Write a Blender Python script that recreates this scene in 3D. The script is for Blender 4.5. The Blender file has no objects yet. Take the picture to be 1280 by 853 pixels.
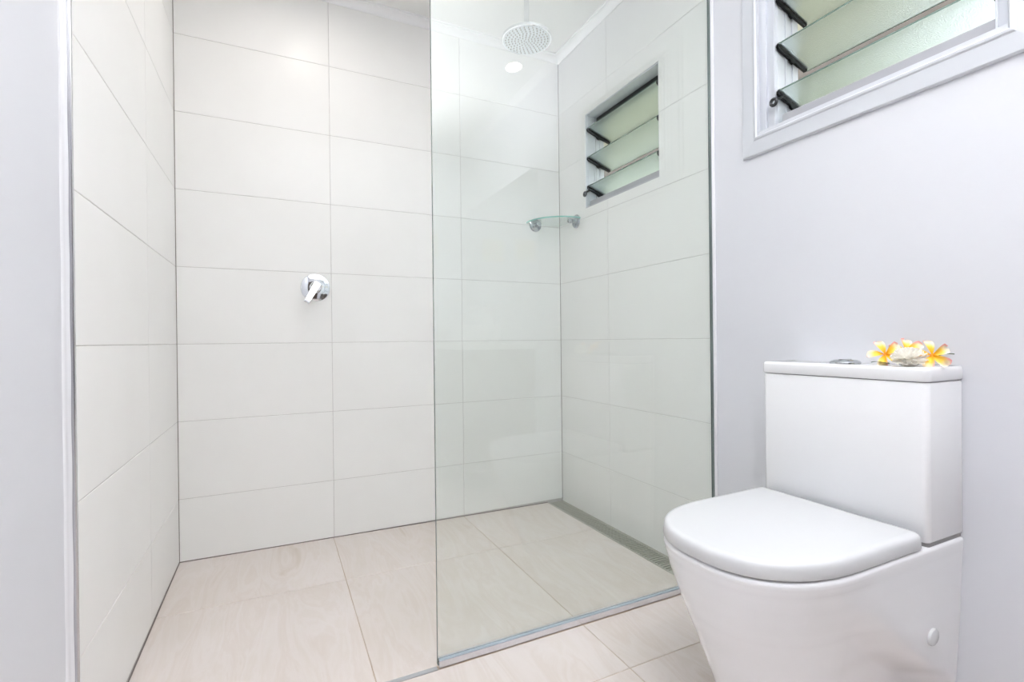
import bpy, bmesh, math, random
from mathutils import Vector, Matrix, Quaternion

scene = bpy.context.scene
COL = scene.collection
rnd = random.Random(7)
PI = math.pi

# ------------------------------------------------------------------ camera
CAM_H = 0.85388
YAW, PITCH, ROLL, FPX = 0.44733, -0.00199, -0.0109, 614.875
cy, sy = math.cos(YAW), math.sin(YAW)
fw, rt, up = Vector((sy, cy, 0)), Vector((cy, -sy, 0)), Vector((0, 0, 1))
cp, sp = math.cos(PITCH), math.sin(PITCH)
fw, up = fw * cp + up * sp, up * cp - fw * sp
cr, sr = math.cos(ROLL), math.sin(ROLL)
rt, up = rt * cr + up * sr, up * cr - rt * sr
cam_data = bpy.data.cameras.new('camera')
cam_data.sensor_width = 36.0
cam_data.lens = FPX / 1280 * 36.0
cam_data.clip_start = 0.02
cam = bpy.data.objects.new('camera', cam_data)
COL.objects.link(cam)
cam.matrix_world = Matrix(((rt.x, up.x, -fw.x, 0), (rt.y, up.y, -fw.y, 0), (rt.z, up.z, -fw.z, CAM_H), (0, 0, 0, 1)))
scene.camera = cam

# ------------------------------------------------------------------ world, lights, exposure
world = bpy.data.worlds.new('world')
scene.world = world
world.use_nodes = True
wn = world.node_tree.nodes
sky = wn.new('ShaderNodeTexSky')
sky.sky_type = 'NISHITA'
sky.sun_disc = False
sky.sun_elevation = math.radians(50)
sky.sun_rotation = math.radians(200)
sky.air_density = 1.0
sky.dust_density = 3.0
bg = wn['Background']
bg.inputs['Strength'].default_value = 0.95
hsv = wn.new('ShaderNodeHueSaturation')          # thin bright overcast
hsv.inputs['Saturation'].default_value = 0.25
world.node_tree.links.new(sky.outputs[0], hsv.inputs['Color'])
world.node_tree.links.new(hsv.outputs[0], bg.inputs['Color'])


def spot(name, loc, target, watts, angle, blend, size, color=(1, 1, 1)):
    d = bpy.data.lights.new(name, 'SPOT')
    d.energy = watts
    d.spot_size = math.radians(angle)
    d.spot_blend = blend
    d.shadow_soft_size = size
    d.color = color
    o = bpy.data.objects.new(name, d)
    COL.objects.link(o)
    o.location = loc
    o.rotation_euler = (Vector(target) - Vector(loc)).to_track_quat('-Z', 'Y').to_euler()
    return o


# the photographer's flash, bounced off the ceiling behind the camera
spot('bounce_flash', (0.05, -0.22, 1.25), (0.58, -0.06, 2.36), 595, 90, 0.9, 0.04, (0.955, 0.975, 1.0))

vs = scene.view_settings
vs.view_transform = 'Standard'
vs.look = 'None'
vs.gamma = 1.0
vs.use_curve_mapping = False
vs.exposure = 0.15
scene.cycles.max_bounces = 20
scene.cycles.diffuse_bounces = 8
scene.cycles.glossy_bounces = 6
scene.cycles.transmission_bounces = 10
scene.cycles.transparent_max_bounces = 16

# ------------------------------------------------------------------ key dimensions (metres)
XL, XR = -0.345, 1.379        # left and right wall faces
YB, YREAR = 2.2665, -1.34     # back and rear wall faces
YT_L, YT_R = 1.2036, 1.2555   # where the tiling stops on the left and right wall
ZC = 2.362                    # ceiling
ROW0, ROWH = 0.2517, 0.3      # first tile course, course height
JX = [XL, 0.2195, 0.8190, XR]
XPL, XPR = -0.355, 1.381      # painted faces
ZW0, ZW1 = 1.4975, 1.956      # window openings
W1 = (1.5055, 2.022)
W2 = (0.470, 1.057)
YG = 1.2500                   # glass screen


# ------------------------------------------------------------------ materials
def mat(name, color=(0.8, 0.8, 0.8), rough=0.5, metal=0.0, spec=0.5, coat=0.0, emis=None, estr=0.0):
    m = bpy.data.materials.new(name)
    m.use_nodes = True
    b = m.node_tree.nodes['Principled BSDF']
    b.inputs['Base Color'].default_value = (*color, 1)
    b.inputs['Roughness'].default_value = rough
    b.inputs['Metallic'].default_value = metal
    b.inputs['Specular IOR Level'].default_value = spec
    b.inputs['Coat Weight'].default_value = coat
    if emis:
        b.inputs['Emission Color'].default_value = (*emis, 1)
        b.inputs['Emission Strength'].default_value = estr
    return m


def nodes_of(m):
    return m.node_tree.nodes, m.node_tree.links, m.node_tree.nodes['Principled BSDF']


def ramp(n, stops):
    r = n.new('ShaderNodeValToRGB')
    while len(r.color_ramp.elements) < len(stops):
        r.color_ramp.elements.new(0.5)
    for e, (p, c) in zip(r.color_ramp.elements, stops):
        e.position = p
        e.color = (*c, 1)
    return r


def mottled(name, c0, c1, scale, rough, bump=0.0, detail=6.0, spec=0.5, per_object=True, bump_scale=60):
    """two close colours mixed by noise, offset per object, with a fine bump"""
    m = mat(name, c0, rough, spec=spec)
    n, l, b = nodes_of(m)
    tc = n.new('ShaderNodeTexCoord')
    src = tc.outputs['Object']
    if per_object:
        oi = n.new('ShaderNodeObjectInfo')
        mul = n.new('ShaderNodeMath'); mul.operation = 'MULTIPLY'; mul.inputs[1].default_value = 37.0
        l.new(oi.outputs['Random'], mul.inputs[0])
        ad = n.new('ShaderNodeVectorMath'); ad.operation = 'ADD'
        l.new(src, ad.inputs[0]); l.new(mul.outputs[0], ad.inputs[1])
        src = ad.outputs[0]
    nz = n.new('ShaderNodeTexNoise')
    nz.inputs['Scale'].default_value = scale
    nz.inputs['Detail'].default_value = detail
    l.new(src, nz.inputs['Vector'])
    r = ramp(n, [(0.35, c0), (0.65, c1)])
    l.new(nz.outputs['Fac'], r.inputs[0])
    l.new(r.outputs[0], b.inputs['Base Color'])
    if bump:
        n2 = n.new('ShaderNodeTexNoise')
        n2.inputs['Scale'].default_value = bump_scale
        n2.inputs['Detail'].default_value = 4
        l.new(tc.outputs['Object'], n2.inputs['Vector'])
        bp = n.new('ShaderNodeBump')
        bp.inputs['Strength'].default_value = bump
        bp.inputs['Distance'].default_value = 0.002
        l.new(n2.outputs['Fac'], bp.inputs['Height'])
        l.new(bp.outputs[0], b.inputs['Normal'])
    return m


def stone_tile(name):
    """pale travertine-like floor tile with long wavy veins"""
    m = mat(name, (0.7, 0.65, 0.6), 0.34)
    n, l, b = nodes_of(m)
    tc = n.new('ShaderNodeTexCoord')
    oi = n.new('ShaderNodeObjectInfo')
    mul = n.new('ShaderNodeMath'); mul.operation = 'MULTIPLY'; mul.inputs[1].default_value = 53.0
    l.new(oi.outputs['Random'], mul.inputs[0])
    ad = n.new('ShaderNodeVectorMath'); ad.operation = 'ADD'
    l.new(tc.outputs['Object'], ad.inputs[0]); l.new(mul.outputs[0], ad.inputs[1])
    mp = n.new('ShaderNodeMapping')
    mp.inputs['Rotation'].default_value = (0, 0, math.radians(-22))
    mp.inputs['Scale'].default_value = (6.0, 1.3, 1.0)
    l.new(ad.outputs[0], mp.inputs['Vector'])
    nz = n.new('ShaderNodeTexNoise')
    nz.inputs['Scale'].default_value = 1.6
    nz.inputs['Detail'].default_value = 9
    nz.inputs['Roughness'].default_value = 0.6
    nz.inputs['Distortion'].default_value = 1.1
    l.new(mp.outputs[0], nz.inputs['Vector'])
    r = ramp(n, [(0.28, (0.62, 0.54, 0.48)), (0.40, (0.72, 0.655, 0.625)), (0.47, (0.685, 0.615, 0.575)), (0.54, (0.725, 0.665, 0.64)), (0.62, (0.695, 0.63, 0.59)), (0.74, (0.745, 0.69, 0.665))])
    l.new(nz.outputs['Fac'], r.inputs[0])
    n3 = n.new('ShaderNodeTexNoise')
    n3.inputs['Scale'].default_value = 3.0
    l.new(ad.outputs[0], n3.inputs['Vector'])
    r3 = ramp(n, [(0.35, (0.94, 0.93, 0.91)), (0.7, (1, 1, 1))])
    l.new(n3.outputs['Fac'], r3.inputs[0])
    mx = n.new('ShaderNodeMix'); mx.data_type = 'RGBA'; mx.blend_type = 'MULTIPLY'
    mx.inputs[0].default_value = 1
    l.new(r.outputs[0], mx.inputs[6]); l.new(r3.outputs[0], mx.inputs[7])
    l.new(mx.outputs[2], b.inputs['Base Color'])
    bp = n.new('ShaderNodeBump')
    bp.inputs['Strength'].default_value = 0.12
    bp.inputs['Distance'].default_value = 0.001
    l.new(nz.outputs['Fac'], bp.inputs['Height'])
    l.new(bp.outputs[0], b.inputs['Normal'])
    return m


def sheet_glass(name, tint, ior=1.58):
    """clear sheet: tinted see-through plus Fresnel reflection on every face"""
    m = bpy.data.materials.new(name)
    m.use_nodes = True
    n, l = m.node_tree.nodes, m.node_tree.links
    n.remove(n['Principled BSDF'])
    t = n.new('ShaderNodeBsdfTransparent'); t.inputs[0].default_value = (*tint, 1)
    g = n.new('ShaderNodeBsdfGlossy'); g.inputs['Roughness'].default_value = 0.0
    f = n.new('ShaderNodeFresnel'); f.inputs[0].default_value = ior
    x = n.new('ShaderNodeMixShader')
    ge = n.new('ShaderNodeNewGeometry')          # same reflectance entering and leaving the sheet
    mr = n.new('ShaderNodeMapRange')
    mr.inputs['To Min'].default_value = ior
    mr.inputs['To Max'].default_value = 1.0 / ior
    l.new(ge.outputs['Backfacing'], mr.inputs['Value']); l.new(mr.outputs[0], f.inputs[0])
    l.new(f.outputs[0], x.inputs[0]); l.new(t.outputs[0], x.inputs[1]); l.new(g.outputs[0], x.inputs[2])
    l.new(x.outputs[0], n['Material Output'].inputs[0])
    return m


def frosted(name):
    m = mat(name, (0.80, 0.88, 0.84), 0.36)
    n, l, b = nodes_of(m)
    b.inputs['Transmission Weight'].default_value = 1.0
    b.inputs['IOR'].default_value = 1.3
    tc = n.new('ShaderNodeTexCoord')
    nz = n.new('ShaderNodeTexNoise'); nz.inputs['Scale'].default_value = 380; nz.inputs['Detail'].default_value = 2
    l.new(tc.outputs['Object'], nz.inputs['Vector'])
    bp = n.new('ShaderNodeBump'); bp.inputs['Strength'].default_value = 0.5; bp.inputs['Distance'].default_value = 0.003
    l.new(nz.outputs['Fac'], bp.inputs['Height']); l.new(bp.outputs[0], b.inputs['Normal'])
    return m


def petal_mat(name, rim):
    m = mat(name, (1, 0.8, 0.3), 0.5)
    n, l, b = nodes_of(m)
    uv = n.new('ShaderNodeUVMap'); uv.uv_map = 'petal'
    sx = n.new('ShaderNodeSeparateXYZ'); l.new(uv.outputs[0], sx.inputs[0])
    r = ramp(n, [(0.0, (0.86, 0.36, 0.0)), (0.22, (0.93, 0.50, 0.01)), (0.55, (0.95, 0.62, 0.07)), (0.75, (0.93, 0.74, 0.40)), (0.92, (0.92, 0.80, 0.66))])
    l.new(sx.outputs['Y'], r.inputs[0])
    r2 = ramp(n, [(0.76, (0, 0, 0)), (0.95, (1, 1, 1))])
    l.new(sx.outputs['X'], r2.inputs[0])
    mu = n.new('ShaderNodeMath'); mu.operation = 'MULTIPLY'
    rv = ramp(n, [(0.35, (0, 0, 0)), (0.7, (1, 1, 1))])
    l.new(sx.outputs['Y'], rv.inputs[0])
    l.new(r2.outputs[0], mu.inputs[0]); l.new(rv.outputs[0], mu.inputs[1])
    mx = n.new('ShaderNodeMix'); mx.data_type = 'RGBA'
    l.new(mu.outputs[0], mx.inputs[0]); l.new(r.outputs[0], mx.inputs[6]); mx.inputs[7].default_value = (*rim, 1)
    # paler edge on the other side
    r4 = ramp(n, [(0.04, (1, 1, 1)), (0.22, (0, 0, 0))])
    l.new(sx.outputs['X'], r4.inputs[0])
    m4 = n.new('ShaderNodeMath'); m4.operation = 'MULTIPLY'
    l.new(r4.outputs[0], m4.inputs[0]); l.new(rv.outputs[0], m4.inputs[1])
    mx2 = n.new('ShaderNodeMix'); mx2.data_type = 'RGBA'
    l.new(m4.outputs[0], mx2.inputs[0]); l.new(mx.outputs[2], mx2.inputs[6]); mx2.inputs[7].default_value = (0.94, 0.86, 0.74, 1)
    l.new(mx2.outputs[2], b.inputs['Base Color'])
    b.inputs['Subsurface Weight'].default_value = 0.0
    return m


M = {}
M['wall_tile'] = mottled('wall_tile', (0.820, 0.813, 0.800), (0.840, 0.834, 0.823), 3.0, 0.30, 0.03, spec=0.16)
M['grout'] = mottled('grout', (0.50, 0.48, 0.47), (0.58, 0.56, 0.55), 30, 0.9)
M['corner_seal'] = mat('corner_seal', (0.20, 0.175, 0.165), 0.7)
M['brushed'] = mat('brushed', (0.50, 0.53, 0.55), 0.16, 1.0)
M['floor_tile'] = stone_tile('floor_tile')
M['floor_grout'] = mottled('floor_grout', (0.50, 0.38, 0.27), (0.55, 0.46, 0.38), 8, 0.9)
M['paint'] = mottled('paint', (0.655, 0.66, 0.70), (0.67, 0.675, 0.712), 2.0, 0.42, 0.06, spec=0.35, bump_scale=120)
M['trim_paint'] = mat('trim_paint', (0.60, 0.615, 0.655), 0.35)
M['ceiling'] = mottled('ceiling', (0.82, 0.82, 0.81), (0.84, 0.84, 0.83), 2, 0.8)
M['cornice'] = mat('cornice', (0.86, 0.86, 0.87), 0.5)
M['porcelain'] = mat('porcelain', (0.825, 0.825, 0.845), 0.08, coat=0.3)
M['plastic'] = mat('plastic', (0.64, 0.645, 0.66), 0.22)
M['seam'] = mat('seam', (0.09, 0.085, 0.09), 0.6)  # dark tone for gap shade on the toilet and the button split
M['tile_trim'] = mat('tile_trim', (0.60, 0.60, 0.63), 0.2, 1.0)
M['gap'] = mat('gap', (0.30, 0.29, 0.29), 0.6)  # shade of the gap under the cistern put into the colour
M['chrome'] = mat('chrome', (0.78, 0.80, 0.82), 0.05, 1.0)
M['rose_face'] = mat('rose_face', (0.62, 0.66, 0.69), 0.22, 0.85)
M['nozzle'] = mat('nozzle', (0.30, 0.29, 0.24), 0.5)
M['aluminium'] = mottled('aluminium', (0.72, 0.72, 0.75), (0.78, 0.78, 0.81), 25, 0.25)
M['aluminium'].node_tree.nodes['Principled BSDF'].inputs['Metallic'].default_value = 0.9
M['frame'] = mat('frame', (0.60, 0.62, 0.67), 0.4)
M['sill_metal'] = mat('sill_metal', (0.40, 0.40, 0.43), 0.45, 0.3)
M['black'] = mat('black', (0.010, 0.010, 0.012), 0.5, spec=0.2)
M['dark_seal'] = mat('dark_seal', (0.03, 0.03, 0.033), 0.6)
M['knob'] = mat('knob', (0.05, 0.05, 0.055), 0.2, 0.4)
M['drain'] = mat('drain', (0.42, 0.41, 0.365), 0.45, 0.2)
M['drain_dark'] = mat('drain_dark', (0.03, 0.03, 0.028), 0.7)
M['screen'] = sheet_glass('screen', (0.968, 0.990, 0.981))
M['screen_edge'] = mat('screen_edge', (0.16, 0.20, 0.19), 0.15)
M['shelf'] = sheet_glass('shelf', (0.95, 0.985, 0.97))
M['shelf_edge'] = mat('shelf_edge', (0.20, 0.48, 0.42), 0.1)
M['seal'] = mat('seal', (0.80, 0.80, 0.83), 0.25)
M['strip'] = mat('strip', (0.46, 0.47, 0.49), 0.4, 0.3)
M['louvre'] = frosted('louvre')
M['louvre_edge'] = mat('louvre_edge', (0.11, 0.17, 0.145), 0.3)
M['petal'] = petal_mat('petal', (0.92, 0.38, 0.38))
M['white_petal'] = mottled('white_petal', (0.93, 0.91, 0.85), (0.96, 0.95, 0.92), 40, 0.6)
_n, _l, _b = nodes_of(M['white_petal'])          # thin petals let light through
_t = _n.new('ShaderNodeBsdfTranslucent'); _t.inputs[0].default_value = (0.97, 0.95, 0.90, 1)
_x = _n.new('ShaderNodeMixShader'); _x.inputs[0].default_value = 0.45
_l.new(_b.outputs[0], _x.inputs[1]); _l.new(_t.outputs[0], _x.inputs[2])
_l.new(_x.outputs[0], _n['Material Output'].inputs[0])
M['leaf'] = mat('leaf', (0.035, 0.10, 0.03), 0.4)
M['bush'] = mottled('bush', (0.125, 0.165, 0.075), (0.29, 0.335, 0.19), 5, 0.6)
M['bark'] = mottled('bark', (0.10, 0.07, 0.05), (0.18, 0.14, 0.1), 12, 0.9)
M['pale_ground'] = mottled('pale_ground', (0.28, 0.30, 0.22), (0.38, 0.38, 0.30), 8, 0.9)  # unseen ground, paled to bounce neutral light up to the eave
M['eave'] = mottled('eave', (0.56, 0.53, 0.48), (0.60, 0.57, 0.52), 6, 0.7)
M['soffit'] = mottled('soffit', (0.095, 0.082, 0.070), (0.125, 0.108, 0.092), 6, 0.7)
M['door'] = mottled('door', (0.07, 0.05, 0.04), (0.10, 0.07, 0.055), 5, 0.35)  # dark tone of the added door, cuts light from the rear
M['lamp'] = mat('lamp', (1, 0.9, 0.8), 0.5, emis=(1.0, 0.86, 0.70), estr=12)
M['vanity'] = mottled('vanity', (0.10, 0.075, 0.06), (0.14, 0.105, 0.085), 5, 0.35)  # tone assumed dark, to cut light bounced onto the toilet's side
M['bench'] = mottled('bench', (0.75, 0.74, 0.72), (0.80, 0.79, 0.77), 9, 0.2)
M['mirror'] = mat('mirror', (0.92, 0.93, 0.93), 0.0, 1.0)
M['picture'] = mottled('picture', (0.70, 0.55, 0.42), (0.62, 0.66, 0.50), 14, 0.7)
M['picture_ground'] = mat('picture_ground', (0.72, 0.69, 0.62), 0.7)


# ------------------------------------------------------------------ mesh helpers
def mk(name, verts, faces, material, parent=None, smooth=None, mats=None, midx=None):
    me = bpy.data.meshes.new(name)
    me.from_pydata([tuple(v) for v in verts], [], faces)
    me.update()
    for m in (mats or [material]):
        me.materials.append(m)
    if midx:
        for p, i in zip(me.polygons, midx):
            p.material_index = i
    return link(name, me, parent, smooth)


def link(name, me, parent=None, smooth=None):
    if smooth is not None:
        for p in me.polygons:
            p.use_smooth = True
        me.set_sharp_from_angle(angle=math.radians(smooth))
    o = bpy.data.objects.new(name, me)
    COL.objects.link(o)
    if parent is not None:
        put(o, parent)
    return o


def put(o, parent):
    """parent without moving: meshes are modelled in world space unless the parent says otherwise"""
    o.parent = parent
    o.matrix_parent_inverse = world_of(parent).inverted()


def world_of(o):
    m = Matrix.LocRotScale(o.location, o.rotation_euler, o.scale)
    if o.parent:
        return world_of(o.parent) @ o.matrix_parent_inverse @ m
    return m


def from_bm(name, bm, material, parent=None, smooth=None):
    bmesh.ops.recalc_face_normals(bm, faces=bm.faces)
    me = bpy.data.meshes.new(name)
    bm.to_mesh(me)
    bm.free()
    me.materials.append(material)
    return link(name, me, parent, smooth)


def empty(name, loc, rot=None):
    o = bpy.data.objects.new(name, None)
    o.empty_display_size = 0.05
    COL.objects.link(o)
    o.location = loc
    if rot is not None:
        o.rotation_euler = rot
    return o


def tag(o, label, cat, group=None):
    o['label'] = label
    o['category'] = cat
    if group:
        o['group'] = group
    return o


def structure(o):
    o['kind'] = 'structure'
    return o


def add_box(bm, x0, x1, y0, y1, z0, z1, bev=0.0, seg=2):
    r = bmesh.ops.create_cube(bm, size=1.0)
    vs_ = r['verts']
    for v in vs_:
        v.co = Vector((x0 if v.co.x < 0 else x1, y0 if v.co.y < 0 else y1, z0 if v.co.z < 0 else z1))
    if bev:
        es = {e for v in vs_ for e in v.link_edges}
        bmesh.ops.bevel(bm, geom=list(es), offset=bev, segments=seg, profile=0.5, affect='EDGES')


def box(name, x0, x1, y0, y1, z0, z1, material, parent=None, bev=0.0, seg=2):
    bm = bmesh.new()
    add_box(bm, x0, x1, y0, y1, z0, z1, bev, seg)
    return from_bm(name, bm, material, parent, 40 if bev else None)


def loft(rings, close_start=True, close_end=True, closed=True):
    """rings of equal length -> verts, faces"""
    n = len(rings[0])
    vv = [p for r in rings for p in r]
    ff = []
    for i in range(len(rings) - 1):
        for j in range(n if closed else n - 1):
            a, b = i * n + j, i * n + (j + 1) % n
            ff.append((a, b, b + n, a + n))
    if close_start:
        ff.append(tuple(reversed(range(n))))
    if close_end:
        ff.append(tuple(range((len(rings) - 1) * n, len(rings) * n)))
    return vv, ff


def loft_obj(name, rings, material, parent=None, smooth=40, **k):
    v, f = loft(rings, **k)
    bm = bmesh.new()
    bv = [bm.verts.new(p) for p in v]
    for q in f:
        try:
            bm.faces.new([bv[i] for i in q])
        except ValueError:
            pass
    return from_bm(name, bm, material, parent, smooth)


def circle(c, u, w, r, n=32):
    c, u, w = Vector(c), Vector(u), Vector(w)
    return [c + u * (r * math.cos(2 * PI * i / n)) + w * (r * math.sin(2 * PI * i / n)) for i in range(n)]


def lathe(name, origin, axis, profile, material, parent=None, n=40, smooth=35):
    """profile = [(radius, distance along axis)]"""
    a = Vector(axis).normalized()
    u = a.orthogonal().normalized()
    w = a.cross(u)
    o = Vector(origin)
    rings = [circle(o + a * d, u, w, max(r, 1e-5), n) for r, d in profile]
    return loft_obj(name, rings, material, parent, smooth)


def sweep(name, pts, r, material, parent=None, n=12, smooth=50):
    pts = [Vector(p) for p in pts]
    rings = []
    t0 = (pts[1] - pts[0]).normalized()
    u = t0.orthogonal().normalized()
    for i, p in enumerate(pts):
        t = (pts[min(i + 1, len(pts) - 1)] - pts[max(i - 1, 0)]).normalized()
        u = (u - t * u.dot(t)).normalized()
        rr = r[i] if isinstance(r, (list, tuple)) else r
        rings.append(circle(p, u, t.cross(u), rr, n))
    return loft_obj(name, rings, material, parent, smooth)


def inset2d(pts, d):
    """move a closed counter-clockwise 2D outline inwards by d"""
    n = len(pts)
    out = []
    for i in range(n):
        p0, p1, p2 = Vector(pts[i - 1]), Vector(pts[i]), Vector(pts[(i + 1) % n])
        e1, e2 = (p1 - p0), (p2 - p1)
        if e1.length < 1e-9 or e2.length < 1e-9:
            out.append(p1); continue
        e1.normalize(); e2.normalize()
        n1, n2 = Vector((-e1.y, e1.x)), Vector((-e2.y, e2.x))
        b = (n1 + n2)
        b = b / max(b.length_squared, 1e-6) * 2 / 1.0
        out.append(p1 + b * d * 0.5 * 1.0 if False else p1 + (n1 + n2) / max((1 + n1.dot(n2)), 0.3) * d)
    return out


def prism(name, outline, profile, material, parent=None, smooth=40):
    """outline: ccw 2D points; profile: [(z, inset)] from bottom to top"""
    rings = []
    for z, d in profile:
        o = inset2d(outline, d) if abs(d) > 1e-9 else [Vector(p) for p in outline]
        rings.append([(p[0], p[1], z) for p in o])
    return loft_obj(name, rings, material, parent, smooth)


def rrect(x0, x1, y0, y1, radii, seg=7):
    """ccw rounded rectangle; radii for (x0y0, x1y0, x1y1, x0y1)"""
    cs = [(x0, y0, PI, radii[0], 1, 1), (x1, y0, 1.5 * PI, radii[1], -1, 1), (x1, y1, 0, radii[2], -1, -1), (x0, y1, 0.5 * PI, radii[3], 1, -1)]
    out = []
    for x, y, a, r, sx, sy_ in cs:
        cx, cy_ = x + sx * r, y + sy_ * r
        for i in range(seg + 1):
            t = a + (PI / 2) * i / seg
            out.append((cx + r * math.cos(t), cy_ + r * math.sin(t)))
    return out


def plate(name, a0, a1, b0, b1, holes, fn, t, material, parent=None):
    """rectangular plate in (a, b) with rectangular holes; fn(a, b, d) -> world, d from 0 (front) to t (back)"""
    A = sorted({a0, a1, *[min(max(h[i], a0), a1) for h in holes for i in (0, 1)]})
    B = sorted({b0, b1, *[min(max(h[i], b0), b1) for h in holes for i in (2, 3)]})
    bm = bmesh.new()
    vt = {}

    def V(i, j, d):
        k = (i, j, d)
        if k not in vt:
            vt[k] = bm.verts.new(fn(A[i], B[j], t if d else 0.0))
        return vt[k]

    solid = {}
    for i in range(len(A) - 1):
        for j in range(len(B) - 1):
            ca, cb = (A[i] + A[i + 1]) / 2, (B[j] + B[j + 1]) / 2
            solid[i, j] = not any(h[0] < ca < h[1] and h[2] < cb < h[3] for h in holes)
    for (i, j), s in solid.items():
        if not s:
            continue
        bm.faces.new([V(i, j, 0), V(i + 1, j, 0), V(i + 1, j + 1, 0), V(i, j + 1, 0)])
        bm.faces.new([V(i, j, 1), V(i, j + 1, 1), V(i + 1, j + 1, 1), V(i + 1, j, 1)])
        for di, dj, p, q in ((-1, 0, (i, j), (i, j + 1)), (1, 0, (i + 1, j), (i + 1, j + 1)), (0, -1, (i, j), (i + 1, j)), (0, 1, (i, j + 1), (i + 1, j + 1))):
            if not solid.get((i + di, j + dj), False):
                bm.faces.new([V(*p, 0), V(*q, 0), V(*q, 1), V(*p, 1)])
    return from_bm(name, bm, material, parent)


def tile(a0, a1, b0, b1, fn, t, material, parent, ch=0.0011):
    """one tile: flat face with a small chamfer all round"""
    vv, ff = [], []
    for d, k in ((0.0, ch), (ch, 0.0), (t, 0.0)):
        vv += [fn(a0 + k, b0 + k, d), fn(a1 - k, b0 + k, d), fn(a1 - k, b1 - k, d), fn(a0 + k, b1 - k, d)]
    ff = [(0, 1, 2, 3)]
    for r in (0, 4):
        for j in range(4):
            ff.append((r + j, r + (j + 1) % 4, r + 4 + (j + 1) % 4, r + 4 + j))
    bm = bmesh.new()
    bv = [bm.verts.new(v) for v in vv]
    for q in ff:
        bm.faces.new([bv[i] for i in q])
    bm.faces.new([bv[i] for i in (11, 10, 9, 8)])
    return from_bm('tile', bm, material, parent)


# ================================================================== LARGE STRUCTURE
G = 0.0008      # half a grout joint
rows = [0.0] + [ROW0 + ROWH * k for k in range(8)]          # the last course is cut by the cornice
rows = [z for z in rows if z < ZC] + [ZC]

# back wall
def fb(a, b, d): return (a, YB + d, b)
wb = structure(box('wall_back', XL - 0.1, XR + 0.1, YB + 0.0014, YB + 0.12, -0.06, ZC, M['grout']))
for i in range(3):
    for k in range(len(rows) - 1):
        tile(JX[i] + G, JX[i + 1] - G, rows[k] + (0.004 if k == 0 else G), rows[k + 1] - G, fb, 0.006, M['wall_tile'], wb)

# left wall: painted plaster, tiled inside the shower
def fl(a, b, d): return (XL - d, a, b)
wl = structure(box('wall_left', XPL - 0.1, XPL, YREAR - 0.1, YB + 0.0014, -0.06, ZC, M['paint']))
gl = box('grout_bed', XPL - 0.002, XL - 0.0014, YT_L + 0.001, YB, -0.02, ZC, M['grout'], wl)
JL = [YT_L, 1.8050, YB]
for i in range(2):
    for k in range(len(rows) - 1):
        tile(JL[i] + G, JL[i + 1] - G, rows[k] + (0.012 if k == 0 else G), rows[k + 1] - G, fl, 0.006, M['wall_tile'], wl)

# right wall with two window openings
def fr(a, b, d): return (XR + d, a, b)
holes = [(*W1, ZW0, ZW1), (*W2, ZW0, ZW1)]
def frp(a, b, d): return (XPR + d, a, b)
wr = structure(plate('wall_right', YREAR - 0.1, YB + 0.0014, -0.06, ZC, holes, frp, 0.11, M['paint']))
def frg(a, b, d): return (XR + 0.0014 + d, a, b)
plate('grout_bed', YT_R - 0.004, YB, -0.02, ZC, [holes[0]], frg, 0.003, M['grout'], wr)
JR = [YT_R, 1.8455, YB]
for i in range(2):
    for k in range(len(rows) - 1):
        a0, a1 = JR[i] + G, JR[i + 1] - G
        b0, b1 = rows[k] + (-0.0115 if k == 0 else G), rows[k + 1] - G
        h = (W1[0], W1[1], ZW0, ZW1)
        if a0 < h[1] and a1 > h[0] and b0 < h[3] and b1 > h[2]:
            plate('tile', a0, a1, b0, b1, [h], fr, 0.006, M['wall_tile'], wr)
        else:
            tile(a0, a1, b0, b1, fr, 0.006, M['wall_tile'], wr)

# dark sealant lines in the corners and along the foot of the tiles
def zfloor(x, y):
    return 0.0 if y <= 1.25 else (y - 1.25) / (YB - 1.25) * (0.0085 - 0.0103 * (x - XL))
def seal_strip(parent, p0, p1, a, b):
    p0, p1, a, b = Vector(p0), Vector(p1), Vector(a), Vector(b)
    rings = [[p, p + a, p + a * 0.8 + b * 0.8, p + b] for p in (p0, p1)]
    return loft_obj('sealant', rings, M['corner_seal'], parent, None)
seal_strip(wb, (XL, YB, 0.0), (XL, YB, ZC), (0.0021, 0, 0), (0, -0.0016, 0))
seal_strip(wb, (XR, YB, 0.0), (XR, YB, ZC), (-0.0018, 0, 0), (0, -0.0016, 0))
seal_strip(wb, (XL, YB, zfloor(XL, YB)), (1.2862, YB, zfloor(1.2862, YB)), (0, 0, 0.0034), (0, -0.0022, 0))
seal_strip(wl, (XL, YB, zfloor(XL, YB)), (XL, 1.2505, 0.0), (0, 0, 0.0034), (0.0022, 0, 0))

# rear wall (behind the camera), ceiling
structure(box('wall_front', XPL - 0.1, XPR + 0.1, YREAR - 0.12, YREAR, -0.06, ZC, M['paint']))
structure(box('ceiling', XPL - 0.1, XPR + 0.11, YREAR - 0.12, YB + 0.12, ZC, ZC + 0.1, M['ceiling']))

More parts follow.
